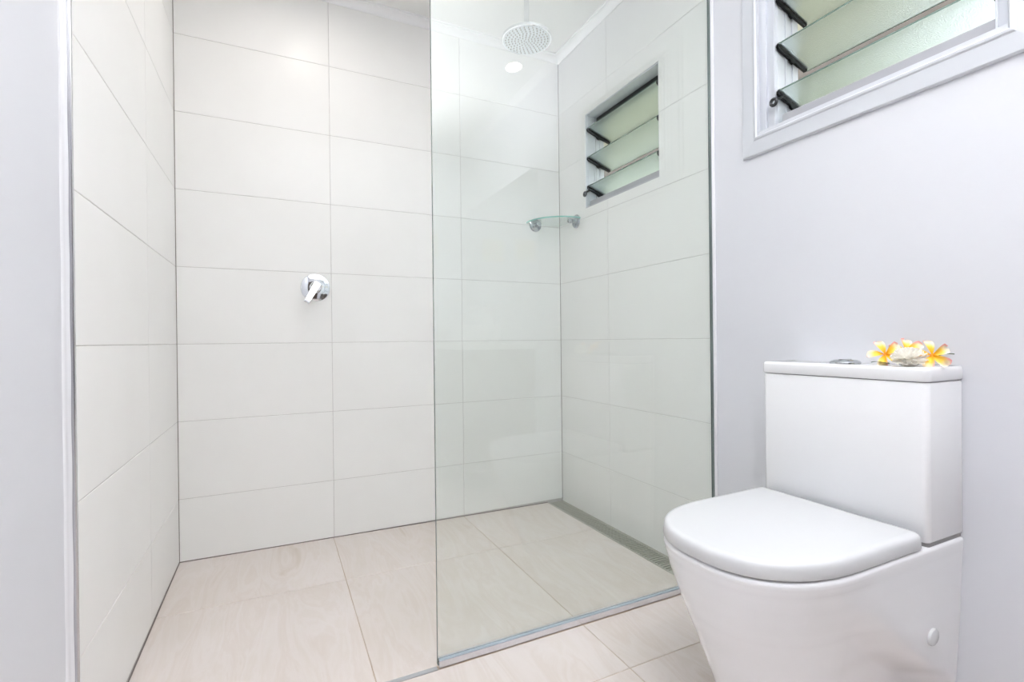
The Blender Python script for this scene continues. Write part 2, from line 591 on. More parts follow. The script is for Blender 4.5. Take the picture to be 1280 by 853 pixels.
# floor: flat in the room, falling gently to the channel drain inside the shower
XD0 = 1.2862
def zf(x, y):
    if y <= 1.25:
        return 0.0
    return (y - 1.25) / (YB - 1.25) * (0.0085 - 0.0103 * (x - XL))
fx = [XPL - 0.1, XL, 0.2195, 0.819, XD0, XPR + 0.1]
fy = [YREAR - 0.1, 0, 1.25, 1.8, YB + 0.1]
vv = [(x, y, zf(x, min(y, YB)) - 0.0016) for y in fy for x in fx]
nb = len(vv)
vv += [(x, y, -0.1) for y in fy for x in fx]
nx = len(fx)
ff = []
for j in range(len(fy) - 1):
    for i in range(nx - 1):
        if not (i == nx - 2 and j >= 2):          # left open under the drain
            ff.append((j * nx + i, j * nx + i + 1, (j + 1) * nx + i + 1, (j + 1) * nx + i))
        ff.append((nb + j * nx + i, nb + (j + 1) * nx + i, nb + (j + 1) * nx + i + 1, nb + j * nx + i + 1))
flr = structure(mk('floor', vv, ff, M['floor_grout']))
def floor_tile(x0, x1, y0, y1):
    g, c = 0.0012, 0.0010
    x0, x1, y0, y1 = x0 + g, x1 - g, y0 + g, y1 - g
    v = []
    for k, dz in ((c, 0.0), (0.0, -c), (0.0, -0.008)):
        for x, y in ((x0 + k, y0 + k), (x1 - k, y0 + k), (x1 - k, y1 - k), (x0 + k, y1 - k)):
            v.append((x, y, zf(x, y) + dz))
    f = [(0, 1, 2, 3)]
    for r in (0, 4):
        for j in range(4):
            f.append((r + j, r + 4 + j, r + 4 + (j + 1) % 4, r + (j + 1) % 4))
    mk('tile', v, f, M['floor_tile'], flr)
FX = [XL, 0.2175, 0.8170, 1.2862]
for i in range(3):
    for y0, y1 in ((1.2505, 1.849), (1.849, YB)):
        floor_tile(FX[i], FX[i + 1], y0, y1)
FX2 = [XPL, 0.2175, 0.8185, XPR]
FY2 = [1.2355, 1.0200, 0.4200, -0.1800, -0.7800, YREAR]
for i in range(3):
    for j in range(5):
        floor_tile(FX2[i], FX2[i + 1], FY2[j + 1], FY2[j])

# unseen dark door added behind the camera, darkens chrome and the toilet's near side
dr_ = structure(box('added_door', -0.26, 0.56, YREAR + 0.001, YREAR + 0.036, 0.004, 2.04, M['door'], None, 0.003))
bm = bmesh.new()
add_box(bm, -0.32, -0.262, YREAR + 0.001, YREAR + 0.020, 0.001, 2.10, 0.002)
add_box(bm, 0.562, 0.62, YREAR + 0.001, YREAR + 0.020, 0.001, 2.10, 0.002)
add_box(bm, -0.262, 0.562, YREAR + 0.001, YREAR + 0.020, 2.042, 2.10, 0.002)
from_bm('added_door_frame', bm, M['trim_paint'], dr_)
box('added_door_handle', 0.42, 0.53, YREAR + 0.060, YREAR + 0.075, 1.02, 1.04, M['chrome'], dr_, 0.003)

# cornice along the walls
def cornice(name, p0, p1, inward):
    p0, p1, n_ = Vector(p0), Vector(p1), Vector(inward)
    prof = [(0, -0.034), (0.003, -0.034), (0.004, -0.029), (0.010, -0.022), (0.018, -0.012), (0.025, -0.009), (0.027, -0.0085), (0.028, -0.006), (0.036, -0.005), (0.037, 0), (0, 0)]
    rings = []
    for p in (p0, p1):
        rings.append([p + n_ * a + Vector((0, 0, ZC + b)) for a, b in prof])
    return structure(loft_obj(name, rings, M['cornice'], None, 30))
cornice('trim_1', (XL, YB, 0), (XR, YB, 0), (0, -1, 0))
cornice('trim_2', (XR, YREAR, 0), (XR, YB, 0), (-1, 0, 0))
cornice('trim_3', (XL, YREAR, 0), (XL, YB, 0), (1, 0, 0))
cornice('trim_4', (XL, YREAR, 0), (XR, YREAR, 0), (0, 1, 0))

# tile edge trim on the left wall with a smear of sealant, threshold strip on the floor
te = structure(box('trim_5', XPL, XL + 0.0012, YT_L - 0.0065, YT_L + 0.0015, 0.0, ZC, M['tile_trim'], None, 0.0008))
vv, ff = [], []
nseg = 60
for i in range(nseg + 1):
    z = 0.002 + (ZC - 0.004) * i / nseg
    w = 0.025 + 0.0010 * math.sin(i * 0.7) + 0.0006 * math.sin(i * 2.1 + 1) + rnd.uniform(-0.0006, 0.0006)
    t = 0.0034 + 0.0003 * math.sin(i * 1.3)
    y1_ = YT_L - 0.0067
    vv += [(XPL, y1_ - w, z), (XPL + t * 0.7, y1_ - w + 0.004, z), (XPL + t * 0.55, y1_ - w * 0.5, z), (XPL + t, y1_ - 0.006, z), (XPL + t * 1.6, y1_, z)]
    if i:
        b = (i - 1) * 5
        for k in range(4):
            ff.append((b + k, b + k + 1, b + k + 6, b + k + 5))
mk('sealant', vv, ff, M['seal'], te, 60)
structure(box('trim_6', XL, 0.3700, 1.2360, 1.2500, -0.006, 0.0008, M['strip'], None, 0.0004))

# right-hand edge of the tiling: a white sealant bead beside the glass channel
structure(box('trim_7', XPR - 0.006, XPR, 1.2325, 1.2442, 0.0, ZC - 0.034, M['seal'], None, 0.002))

# ------------------------------------------------------------------ louvre windows
def window(n, Y0, Y1, architrave):
    root = structure(empty('window_%d' % n, (XR, (Y0 + Y1) / 2, ZW0)))
    A0, A1 = Y0, Y1
    if architrave:                       # lining boards narrow the opening
        Y0, Y1 = Y0 + 0.020, Y1 - 0.047
        for ya_, yb__, x_ in ((A0, Y0, 1.3815), (Y1 + 0.024, A1, 1.3815), (Y1, Y1 + 0.024, 1.3870)):
            box('lining', x_, 1.487, ya_, yb__, ZW0, ZW1, M['frame'], root, 0.0010)
    xf = 1.3815
    # jambs, head, sill
    for s, y in ((1, Y1), (-1, Y0)):
        def yb(a, b):
            p, q = y - s * a, y - s * b
            return (min(p, q), max(p, q))
        bm = bmesh.new()
        add_box(bm, xf, 1.487, *yb(0.0, 0.005), ZW0, ZW1, 0.0008)
        add_box(bm, 1.392, 1.398, *yb(0.005, 0.0065), ZW0, ZW1, 0.0004)
        add_box(bm, 1.430, 1.438, *yb(0.005, 0.0075), ZW0, ZW1, 0.0006)
        add_box(bm, 1.462, 1.487, *yb(0.005, 0.0085), ZW0, ZW1, 0.0006)
        from_bm('jamb', bm, M['frame'], root)
        box('operating_slot', 1.4385, 1.4405, *yb(0.0048, 0.0056), ZW0 + 0.05, ZW1 - 0.06, M['dark_seal'], root)
    bm = bmesh.new()
    add_box(bm, xf, 1.445, Y0 + 0.005, Y1 - 0.005, ZW1 - 0.005, ZW1)
    add_box(bm, 1.460, 1.487, Y0 + 0.005, Y1 - 0.005, ZW1 - 0.022, ZW1)
    from_bm('head', bm, M['frame'], root)
    box('head_seal', 1.445, 1.460, Y0 + 0.005, Y1 - 0.005, ZW1 - 0.028, ZW1, M['dark_seal'], root)
    bm = bmesh.new()
    add_box(bm, 1.394, 1.487, Y0 + 0.009, Y1 - 0.020, ZW0 + 0.004, ZW0 + 0.033, 0.0012)
    from_bm('sill', bm, M['sill_metal'], root)
    box('sill_lining', xf, 1.394, Y0 + 0.005, Y1 - 0.005, ZW0, ZW0 + 0.005, M['frame'], root)
    # glass blades, each with a black clip at either end
    L, tilt = 0.150, math.radians(-18.5)
    ca, sa = math.cos(tilt), math.sin(tilt)
    def P(u, v, y): return (1.386 + u * ca - v * sa, y, zc + u * sa + v * ca)
    for k in range(3):
        zc = 1.604 + 0.1415 * k
        ya, yb_ = Y0 + 0.0095, Y1 - 0.0095
        def slab(u0, u1, v0, v1, y0, y1):
            v = [P(u, w, y) for y in (y0, y1) for u, w in ((u0, v0), (u1, v0), (u1, v1), (u0, v1))]
            f = [(3, 2, 1, 0), (4, 5, 6, 7)] + [(j, (j + 1) % 4, 4 + (j + 1) % 4, 4 + j) for j in range(4)]
            return v, f
        v, f = slab(0.0, L, -0.003, 0.003, ya, yb_)
        bl = mk('louvre_blade', v, f, None, root, None, [M['louvre'], M['louvre_edge']], [1, 1, 0, 1, 0, 1])
        bm = bmesh.new(); bm.from_mesh(bl.data)
        bmesh.ops.recalc_face_normals(bm, faces=bm.faces); bm.to_mesh(bl.data); bm.free()
        for s, y in ((1, yb_), (-1, ya)):
            prof = [(-0.002, -0.003), (0.000, -0.011), (0.008, -0.016), (0.060, -0.016), (0.066, -0.022), (0.078, -0.023), (0.084, -0.016), (0.138, -0.014), (0.142, -0.010), (0.142, 0.0060), (0.010, 0.0075), (0.001, 0.005)]
            bm = bmesh.new()
            a = [bm.verts.new(P(u, w, y - s * 0.0075)) for u, w in prof]
            b = [bm.verts.new(P(u, w, y + s * 0.0)) for u, w in prof]
            m_ = len(prof)
            bm.faces.new(a); bm.faces.new(b)
            for j in range(m_):
                bm.faces.new([a[j], a[(j + 1) % m_], b[(j + 1) % m_], b[j]])
            cl = from_bm('blade_clip', bm, M['black'], bl)
        if k == 0:
            kx, ky, kz = (1.3690, Y1 - 0.010, 1.5670) if architrave else (1.3660, Y1 - 0.0155, 1.5620)
            sweep('handle_stem', [(1.400, Y1 - 0.016, 1.590), (1.390, Y1 - 0.018, 1.581), (kx + 0.003, ky - 0.006, kz + 0.008)], 0.0045, M['black'], bl)
            pts = [(kx, ky + 0.0105 * math.cos(t), kz + 0.0105 * math.sin(t)) for t in [2 * PI * i / 18 for i in range(18)]]
            rings = []
            for i in range(18):
                t = 2 * PI * i / 18
                d = Vector((0, math.cos(t), math.sin(t)))
                rings.append(circle((kx, ky + 0.0095 * d.y, kz + 0.0095 * d.z), d, Vector((1, 0, 0)), 0.0048, 8))
            rings.append(rings[0])
            loft_obj('handle_ring', rings, M['knob'], bl, 60, close_start=False, close_end=False)
    if architrave:
        # mitred frame: moulded profile swept round the opening
        a, w = 0.0, 0.0575
        prof = [(0.000, 0.000), (0.000, 0.013), (0.004, 0.0175), (0.009, 0.0165), (0.013, 0.0135), (w - 0.004, 0.0105), (w, 0.007), (w, 0.0)]
        names = ['architrave'] * 4
        corners = [(A1, ZW0 - 0.011), (A0, ZW0 - 0.011), (A0, ZW1 + 0.011), (A1, ZW1 + 0.011)]
        outs = [(1, -1), (-1, -1), (-1, 1), (1, 1)]
        for i in range(4):
            rings = []
            for j in (i, (i + 1) % 4):
                (cy_, cz_), (oy, oz) = corners[j], outs[j]
                rings.append([(XPR - d, cy_ + oy * o_, cz_ + oz * o_) for o_, d in prof])
            loft_obj('architrave', rings, M['trim_paint'], root, 25)
        # lining strip between architrave and frame
        bm = bmesh.new()
        add_box(bm, XPR - 0.009, 1.3835, A0 - 0.001, A1 + 0.001, ZW0 - 0.011, ZW0 + 0.001)
        from_bm('lining', bm, M['trim_paint'], root)
    else:
        bm = bmesh.new()
        add_box(bm, XR - 0.0012, XR + 0.006, Y1 - 0.004, Y1 + 0.0008, ZW0 - 0.0008, ZW1)
        from_bm('edge_bead', bm, M['cornice'], root)
        bm = bmesh.new()
        add_box(bm, XR - 0.0006, XR + 0.006, Y0, Y1, ZW0 - 0.0008, ZW0 + 0.002)
        from_bm('edge_bead', bm, M['sill_metal'], root)
    return root


window(1, *W1, False)
window(2, *W2, True)

# ================================================================== GLASS SCREEN
gs = tag(empty('shower_screen', ((0.373 + XR) / 2, YG, 0)), 'fixed frameless clear glass shower screen standing on a metal channel on the floor', 'shower screen')
x0, x1, y0, y1, z0, z1 = 0.3728, XR - 0.001, YG - 0.005, YG + 0.005, 0.004, 2.12
vv = [(x0, y0, z0), (x1, y0, z0), (x1, y1, z0), (x0, y1, z0), (x0, y0, z1), (x1, y0, z1), (x1, y1, z1), (x0, y1, z1)]
ff = [(0, 1, 5, 4), (2, 3, 7, 6), (0, 4, 7, 3), (4, 5, 6, 7), (1, 2, 6, 5), (0, 3, 2, 1)]
mk('glass_pane', vv, ff, None, gs, None, [M['screen'], M['screen_edge']], [0, 0, 1, 1, 1, 1])
bm = bmesh.new()
add_box(bm, 0.3745, XR - 0.002, YG - 0.0125, YG - 0.0055, 0.0008, 0.0185, 0.0006)
from_bm('floor_channel', bm, M['aluminium'], gs)
bm = bmesh.new()
add_box(bm, 0.3745, XR - 0.002, YG + 0.0055, YG + 0.0125, 0.0012, 0.0165, 0.0006)
from_bm('floor_channel', bm, M['aluminium'], gs)
sl = mat('glazing_seal', (0.42, 0.50, 0.55), 0.15)
box('glazing_seal', 0.3750, XR - 0.004, YG - 0.0110, YG - 0.0052, 0.0185, 0.0225, sl, gs)
bm = bmesh.new()
add_box(bm, XR - 0.005, XR + 0.0005, YG - 0.0064, YG - 0.0052, 0.0235, 2.12, 0.0003)
add_box(bm, XR - 0.005, XR - 0.0002, YG + 0.0052, YG + 0.0062, 0.0235, 2.12, 0.0003)
wc = mat('wall_channel', (0.40, 0.44, 0.46), 0.18, 0.9)
from_bm('wall_channel', bm, wc, gs)

# ================================================================== TOILET
YC = 0.748                     # centre line
XWL = XPR - 0.001
tl = tag(empty('toilet', (1.08, YC, 0)), 'white porcelain toilet with square cistern and closed D-shaped lid against the wall', 'toilet')


def pan_ring(z, xfront, a, wf, wb, xs, e=2.08, ins=0.0, n1=36, n2=60):
    """D outline at height z, counter-clockwise seen from above"""
    xe = xfront + a
    pts = []
    side = []
    for i in range(n2 + 1):
        x = XWL + (xe - XWL) * i / n2
        t = min(max((x - xs) / 0.12, 0), 1)
        t = t * t * (3 - 2 * t)
        side.append((x, wf + (wb - wf) * t))
    nose = []
    for i in range(1, n1):
        th = PI * i / n1
        c, s = math.sin(th), math.cos(th)
        nose.append((xe - a * abs(c) ** (2 / e), wf * math.copysign(abs(s) ** (2 / e), s)))
    far = [(x, w) for x, w in side] + nose + [(x, -w) for x, w in reversed(side)]
    out = []
    for x, w in far:
        out.append((x + ins * (1 if x < xe else 0) * (xe - x) / a, YC + w - math.copysign(ins, w), z))
    return out


secs = [  # z, front x, nose depth, half width front, half width at wall, blend start, nose exponent
    (0.000, 0.898, 0.160, 0.112, 0.172, 1.335, 2.10),
    (0.012, 0.893, 0.161, 0.114, 0.173, 1.325, 2.10),
    (0.060, 0.874, 0.165, 0.119, 0.176, 1.280, 2.10),
    (0.095, 0.861, 0.170, 0.124, 0.178, 1.240, 2.10),
    (0.130, 0.848, 0.175, 0.130, 0.180, 1.185, 2.10),
    (0.165, 0.834, 0.182, 0.137, 0.182, 1.130, 2.13),
    (0.200, 0.821, 0.190, 0.146, 0.184, 1.080, 2.15),
    (0.235, 0.807, 0.200, 0.1545, 0.186, 1.040, 2.20),
    (0.270, 0.794, 0.210, 0.1635, 0.187, 1.000, 2.25),
    (0.330, 0.776, 0.230, 0.1785, 0.189, 0.960, 2.35),
    (0.370, 0.766, 0.240, 0.1875, 0.191, 0.960, 2.40),
    (0.388, 0.763, 0.245, 0.1920, 0.1925, 0.960, 2.45),
    (0.396, 0.7615, 0.245, 0.1925, 0.1925, 0.960, 2.45),
]
def between(i, t):                       # smooth curve through the sections
    q = [secs[min(max(i + k, 0), len(secs) - 1)] for k in (-1, 0, 1, 2)]
    out = []
    for p0, p1, p2, p3 in zip(*q):
        m1, m2 = (p2 - p0) / 2, (p3 - p1) / 2
        out.append(p1 * (2 * t**3 - 3 * t**2 + 1) + m1 * (t**3 - 2 * t**2 + t) + p2 * (3 * t**2 - 2 * t**3) + m2 * (t**3 - t**2))
    z0_, z1_ = secs[i][0], secs[min(i + 1, len(secs) - 1)][0]
    out[0] = z0_ + (z1_ - z0_) * t
    return out
rings = [pan_ring(*between(i, k / 5)) for i in range(len(secs) - 1) for k in range(5)] + [pan_ring(*secs[-1])]
for z_, i_ in ((0.4005, 0.0015), (0.4030, 0.005), (0.4036, 0.011)):
    rings.append(pan_ring(z_, 0.7615, 0.245, 0.1925, 0.1925, 0.96, 2.45, ins=i_))
loft_obj('pan', rings, M['porcelain'], tl, 50)


def lid_outline(x_front, a, hw, x_back, rc, rf, e=2.45):
    xe = x_front + a
    pts = []
    n = 30
    for i in range(n + 1):                       # nose, from far side round to the near side
        th = PI * i / n
        c, s = math.sin(th), math.cos(th)
        pts.append((xe - a * abs(c) ** (2 / e), YC + hw * math.copysign(abs(s) ** (2 / e), s)))
    for i in range(8):                           # near back corner
        t = -PI / 2 + (PI / 2) * i / 7
        pts.append((x_back - rc + rc * math.cos(t), YC - hw + rc + rc * math.sin(t)))
    for i in range(8):
        t = (PI / 2) * i / 7
        pts.append((x_back - rf + rf * math.cos(t), YC + hw + 0.004 - rf + rf * math.sin(t)))
    return pts


lo = lid_outline(0.7600, 0.245, 0.1920, 1.226, 0.022, 0.020)
prism('seat_shadow_gap', lo, [(0.4038, 0.0075), (0.4070, 0.0075)], M['seam'], tl)  # seat slab coloured dark, gives the shadow gap under the lid
prism('lid', lo, [(0.4062, 0.004), (0.4070, 0.0012), (0.4090, 0.0), (0.4270, 0.0012), (0.4325, 0.0026), (0.4362, 0.0055), (0.4380, 0.0100), (0.4388, 0.018)], M['plastic'], tl, 60)
# hinge block between lid and cistern
# cistern and its lid
cis = rrect(1.2365, XWL, 0.5560, 0.9450, (0.013, 0.003, 0.003, 0.013))
prism('cistern', cis, [(0.4105, 0.006), (0.4125, 0.002), (0.416, 0.0), (0.60, 0.0), (0.749, -0.0005), (0.7525, 0.001), (0.7535, 0.004)], M['porcelain'], tl, 40)
cl_ = rrect(1.2335, XWL, 0.5530, 0.9480, (0.015, 0.004, 0.004, 0.015))
prism('cistern_lid', cl_, [(0.7545, 0.005), (0.7555, 0.0018), (0.758, 0.0), (0.778, 0.0), (0.782, 0.001), (0.7848, 0.0035), (0.7858, 0.008), (0.7862, 0.02)], M['porcelain'], tl, 50)
prism('shadow_gap', inset2d(cis, 0.006), [(0.7530, 0), (0.7550, 0)], M['seam'], tl)
prism('shadow_gap', inset2d(cis, 0.004), [(0.4030, 0), (0.4110, 0)], M['gap'], tl)
fb_ = lathe('flush_button', (1.297, 0.757, 0.7860), (0, 0, 1), [(0.0335, 0), (0.0335, 0.003), (0.031, 0.006), (0.027, 0.0075), (0.0265, 0.0065), (0.0255, 0.0065), (0.025, 0.0085), (0.018, 0.0095), (0, 0.0098)], M['brushed'], tl)
fb_['label'] = 'round chrome flush button'
box('button_split', 1.272, 1.322, 0.7562, 0.7578, 0.7945, 0.7962, M['seam'], fb_)
lathe('bolt_cap', (1.262, YC - 0.1855 + 0.0035, 0.2080), (0, -1, -0.06), [(0.0190, 0), (0.0190, 0.005), (0.0175, 0.0075), (0.013, 0.0095), (0, 0.0102)], M['plastic'], tl)

# ================================================================== SHOWER FITTINGS
# overhead rose on a ceiling rod
SX, SY_, SZ = 0.9225, 1.755, 2.0575
sh = tag(empty('overhead_shower', (SX, SY_, SZ)), 'round chrome overhead shower rose hanging from a straight ceiling rod', 'shower head')
lathe('rose', (SX, SY_, SZ), (0, 0, 1), [(0.094, 0.0008), (0.0985, 0.0), (0.1, 0.002), (0.1, 0.011), (0.098, 0.0135), (0.05, 0.0160), (0.022, 0.019), (0.018, 0.026), (0.0, 0.026)], M['chrome'], sh, 64)
lathe('spray_face', (SX, SY_, SZ), (0, 0, -1), [(0.0945, -0.001), (0.094, 0.0003), (0.0, 0.0006)], M['rose_face'], sh, 64)
rings_n = [(0.010, 5), (0.022, 10), (0.034, 15), (0.047, 20), (0.060, 24), (0.073, 28), (0.085, 32)]
bm = bmesh.new()
for ri, (rr, nn) in enumerate(rings_n):
    for i in range(nn):
        t = 2 * PI * (i + 0.5 * (ri % 2)) / nn
        c = Vector((SX + rr * math.cos(t), SY_ + rr * math.sin(t), SZ - 0.0005))
        a = [bm.verts.new(c + Vector((0.0030 * math.cos(q), 0.0030 * math.sin(q), 0))) for q in [2 * PI * k / 6 for k in range(6)]]
        b = [bm.verts.new(c + Vector((0.0020 * math.cos(q), 0.0020 * math.sin(q), -0.002))) for q in [2 * PI * k / 6 for k in range(6)]]
        bm.faces.new(b)
        for k in range(6):
            bm.faces.new([a[k], a[(k + 1) % 6], b[(k + 1) % 6], b[k]])
nzl = from_bm('nozzles', bm, M['nozzle'], sh)
nzl['kind'] = 'stuff'
lathe('rod', (SX, SY_, SZ + 0.024), (0, 0, 1), [(0.0105, 0), (0.0105, ZC - SZ - 0.024)], M['chrome'], sh, 24)
lathe('ceiling_flange', (SX, SY_, ZC), (0, 0, -1), [(0.032, 0), (0.032, 0.004), (0.028, 0.008), (0.0105, 0.010)], M['chrome'], sh, 32)

# mixer on the back wall
MX, MZ = 0.1545, 1.0865
mx_ = tag(empty('shower_mixer', (MX, YB, MZ)), 'chrome single-lever shower mixer on the tiled back wall', 'shower mixer')
lathe('wall_plate', (MX, YB, MZ), (0, -1, 0), [(0.0595, 0), (0.0595, 0.0025), (0.0575, 0.0055), (0.045, 0.0085), (0.026, 0.0105), (0.0, 0.0108)], M['chrome'], mx_, 56)
lathe('body', (MX, YB, MZ), (0, -1, 0), [(0.0245, 0.008), (0.0245, 0.040), (0.0235, 0.046), (0.019, 0.050), (0.0, 0.051)], M['chrome'], mx_, 40)
d = Vector((-0.46, -0.30, -0.84)).normalized()
w = d.cross(Vector((0, -1, 0))).normalized()
nrm = w.cross(d).normalized()
org = Vector((MX + 0.006, YB - 0.050, MZ + 0.016))
rings = []
for s, hw, th, lift in ((0.000, 0.0125, 0.016, 0), (0.002, 0.015, 0.020, 0), (0.03, 0.0145, 0.018, 0.001), (0.07, 0.0125, 0.014, 0.0015), (0.100, 0.0118, 0.012, 0.002), (0.103, 0.0105, 0.010, 0.002)):
    c = org + d * s + nrm * lift
    rings.append([c + w * x + nrm * y for x, y in ((-hw, -th / 2), (hw, -th / 2), (hw, th / 2 - 0.002), (hw - 0.002, th / 2), (-hw + 0.002, th / 2), (-hw, th / 2 - 0.002))])
loft_obj('lever', rings, M['chrome'], mx_, 35)

# glass corner shelf
cs = tag(empty('corner_shelf', (XR, YB, 1.46)), 'small quarter-round glass shelf on two chrome brackets in the tiled corner', 'shelf')
zt, zb = 1.4645, 1.4580
arc = []
for i in range(25):
    t = PI + (PI / 2) * i / 24
    r_ = 0.203 + 0.013 * math.sin(2 * (t - PI))
    arc.append((XR + r_ * math.cos(t), YB + r_ * math.sin(t)))
ol = [(XR - 0.002, YB - 0.002)] + [(min(x, XR - 0.002), min(y, YB - 0.002)) for x, y in arc]
n = len(ol)
vv = [(x, y, zb) for x, y in ol] + [(x, y, zt) for x, y in ol]
ff = [tuple(reversed(range(n))), tuple(range(n, 2 * n))] + [(i, (i + 1) % n, n + (i + 1) % n, n + i) for i in range(n)]
mk('shelf_pane', vv, ff, None, cs, None, [M['shelf'], M['shelf_edge']], [0, 0, 0] + [1] * (n - 2) + [0])
for o_, ax in (((1.2293, YB, 1.4525), (0, -1, 0)), ((XR, 2.1046, 1.4515), (-1, 0, 0))):
    br = lathe('bracket', o_, ax, [(0.034, 0), (0.034, 0.003), (0.031, 0.006), (0.013, 0.0085), (0.011, 0.012), (0.0105, 0.030), (0.0125, 0.034), (0.0125, 0.044), (0.010, 0.047), (0, 0.047)], M['brushed'], cs, 36)

# channel drain along the right wall
dr = tag(empty('channel_drain', (1.332, 1.76, -0.004)), 'long grey slotted metal channel drain in the shower floor along the right wall', 'drain')
xa, xb, ya, yb_ = XD0 + 0.001, XR - 0.0008, 1.2640, YB - 0.003
def tilted(name, xa_, xb_, y0_, y1_, dz0, dz1, material, parent):
    v = []
    for z_ in (dz0, dz1):
        for x_, y_ in ((xa_, y0_), (xb_, y0_), (xb_, y1_), (xa_, y1_)):
            v.append((x_, y_, zf(XD0, y_) + z_))
    f = [(3, 2, 1, 0), (4, 5, 6, 7)] + [(j, (j + 1) % 4, 4 + (j + 1) % 4, 4 + j) for j in range(4)]
    return mk(name, v, f, material, parent)
tilted('tray', xa, xb, ya, yb_, -0.020, -0.014, M['drain_dark'], dr)
tilted('side_rail', xa, xa + 0.009, ya, yb_, -0.014, -0.0008, M['drain'], dr)
tilted('side_rail', xb - 0.015, xb, ya, yb_, -0.014, -0.0008, M['drain'], dr)
pitch = 0.0146
nbar = int((yb_ - ya) / pitch)
b0 = None
for i in range(nbar + 1):
    yy = ya + pitch * i
    if b0 is None:
        v = [(x_, y_, z_) for z_ in (-0.012, 0) for x_, y_ in ((xa + 0.009, -pitch * 0.26), (xb - 0.015, -pitch * 0.26), (xb - 0.015, pitch * 0.26), (xa + 0.009, pitch * 0.26))]
        f = [(3, 2, 1, 0), (4, 5, 6, 7)] + [(j, (j + 1) % 4, 4 + (j + 1) % 4, 4 + j) for j in range(4)]
        b0 = mk('grate_bar', v, f, M['drain'], dr)
        o = b0
    else:
        o = b0.copy()
        COL.objects.link(o)
        o.parent = dr
        o.matrix_parent_inverse = b0.matrix_parent_inverse.copy()
    o.location = (0, min(max(yy, ya + pitch * 0.3), yb_ - pitch * 0.3), zf(XD0, yy) - 0.0012)

# ================================================================== FLOWERS ON THE CISTERN
ZL = 0.7862


def petal_mesh(L=0.043, W=0.027):
    nu, nv = 8, 10
    vv, ff, uvs = [], [], []
    for j in range(nv + 1):
        t = j / nv
        wid = W * (0.16 + 0.84 * math.sin(PI * min(t * 0.60 + 0.02, 1.0)) ** 1.15) if t < 0.86 else W * (0.16 + 0.84 * math.sin(PI * 0.536) ** 1.15) * math.sqrt(max(1 - ((t - 0.86) / 0.145) ** 2, 0.0))
        for i in range(nu + 1):
            s = i / nu - 0.5
            x = L * t
            y = wid * s + 0.004 * t
            z = 0.012 * math.sin(t * 1.9) - 0.012 * t * t + 0.0065 * (s * 2) ** 2 * (0.4 + t) + 0.004 * s
            vv.append((x, y, z))
            uvs.append((i / nu, t))
    for j in range(nv):
        for i in range(nu):
            a = j * (nu + 1) + i
            ff.append((a, a + 1, a + nu + 2, a + nu + 1))
    me = bpy.data.meshes.new('petal')
    me.from_pydata(vv, [], ff)
    uvl = me.uv_layers.new(name='petal')
    for lp in me.loops:
        uvl.data[lp.index].uv = uvs[lp.vertex_index]
    for p in me.polygons:
        p.use_smooth = True
    me.materials.append(M['petal'])
    return me


PET = petal_mesh()


def frangipani(loc, facing, spin, scale, label, curls=(0, 0, 0, 0, 0)):
    q = Vector(facing).to_track_quat('Z', 'Y')
    root = empty('frangipani', loc)
    root.rotation_mode = 'XYZ'
    root.rotation_euler = (q @ Quaternion((0, 0, 1), spin)).to_euler()
    root.scale = (scale,) * 3
    tag(root, label, 'flower', 'frangipani blossoms on the cistern')
    for k in range(5):
        o = bpy.data.objects.new('petal', PET)
        COL.objects.link(o)
        o.parent = root
        a = 2 * PI * k / 5
        o.rotation_mode = 'QUATERNION'
        o.rotation_quaternion = Quaternion((0, 0, 1), a) @ Quaternion((0, 1, 0), curls[k]) @ Quaternion((1, 0, 0), 0.22)
        o.location = (0.0015 * math.cos(a), 0.0015 * math.sin(a), 0)
    tube = lathe('flower_tube', (0, 0, 0), (0, 0, -1), [(0.0042, -0.002), (0.0035, 0.004), (0.0022, 0.012), (0.0020, 0.017), (0, 0.0175)], M['petal'], None, 12)
    tube.parent = root
    return root


def leaf(parent, p0, p1, wid):
    p0, p1 = Vector(p0), Vector(p1)
    d = p1 - p0
    s = d.cross(Vector((0, 0, 1))).normalized()
    upv = s.cross(d).normalized()
    vv, ff = [], []
    nn = 8
    for i in range(nn + 1):
        t = i / nn
        w_ = wid * math.sin(PI * (0.04 + 0.95 * t)) ** 0.8
        c = p0 + d * t + upv * 0.003 * math.sin(PI * t)
        vv += [c - s * w_ + upv * 0.002, c, c + s * w_ + upv * 0.002]
        if i:
            b = (i - 1) * 3
            ff += [(b, b + 1, b + 4, b + 3), (b + 1, b + 2, b + 5, b + 4)]
    return mk('leaf', vv, ff, M['leaf'], parent, 60)


f1 = frangipani((1.285, 0.661, 0.8100), (-0.80, -0.50, 0.42), 0.70, 0.80, 'yellow frangipani flower with pink petal edges nearest the flush button, left of the white blossom', (0.1, 0.05, 0, 0.05, 0.1))
leaf(f1, (1.285, 0.690, ZL + 0.004), (1.262, 0.640, ZL + 0.003), 0.008)
f2 = frangipani((1.290, 0.572, 0.8100), (-0.72, -0.62, 0.42), 0.49, 0.78, 'yellow frangipani flower with pink petal edges at the outer corner of the cistern lid', (0.1, 0.0, 0.05, 0.0, 0.1))
leaf(f2, (1.318, 0.575, 0.806), (1.330, 0.548, 0.812), 0.006)
f3 = frangipani((1.322, 0.636, 0.8150), (-0.45, -0.30, 0.84), 0.2, 0.80, 'pale pink-edged frangipani flower mostly hidden behind the white blossom', (-0.3, -0.3, -0.2, -0.2, -0.3))

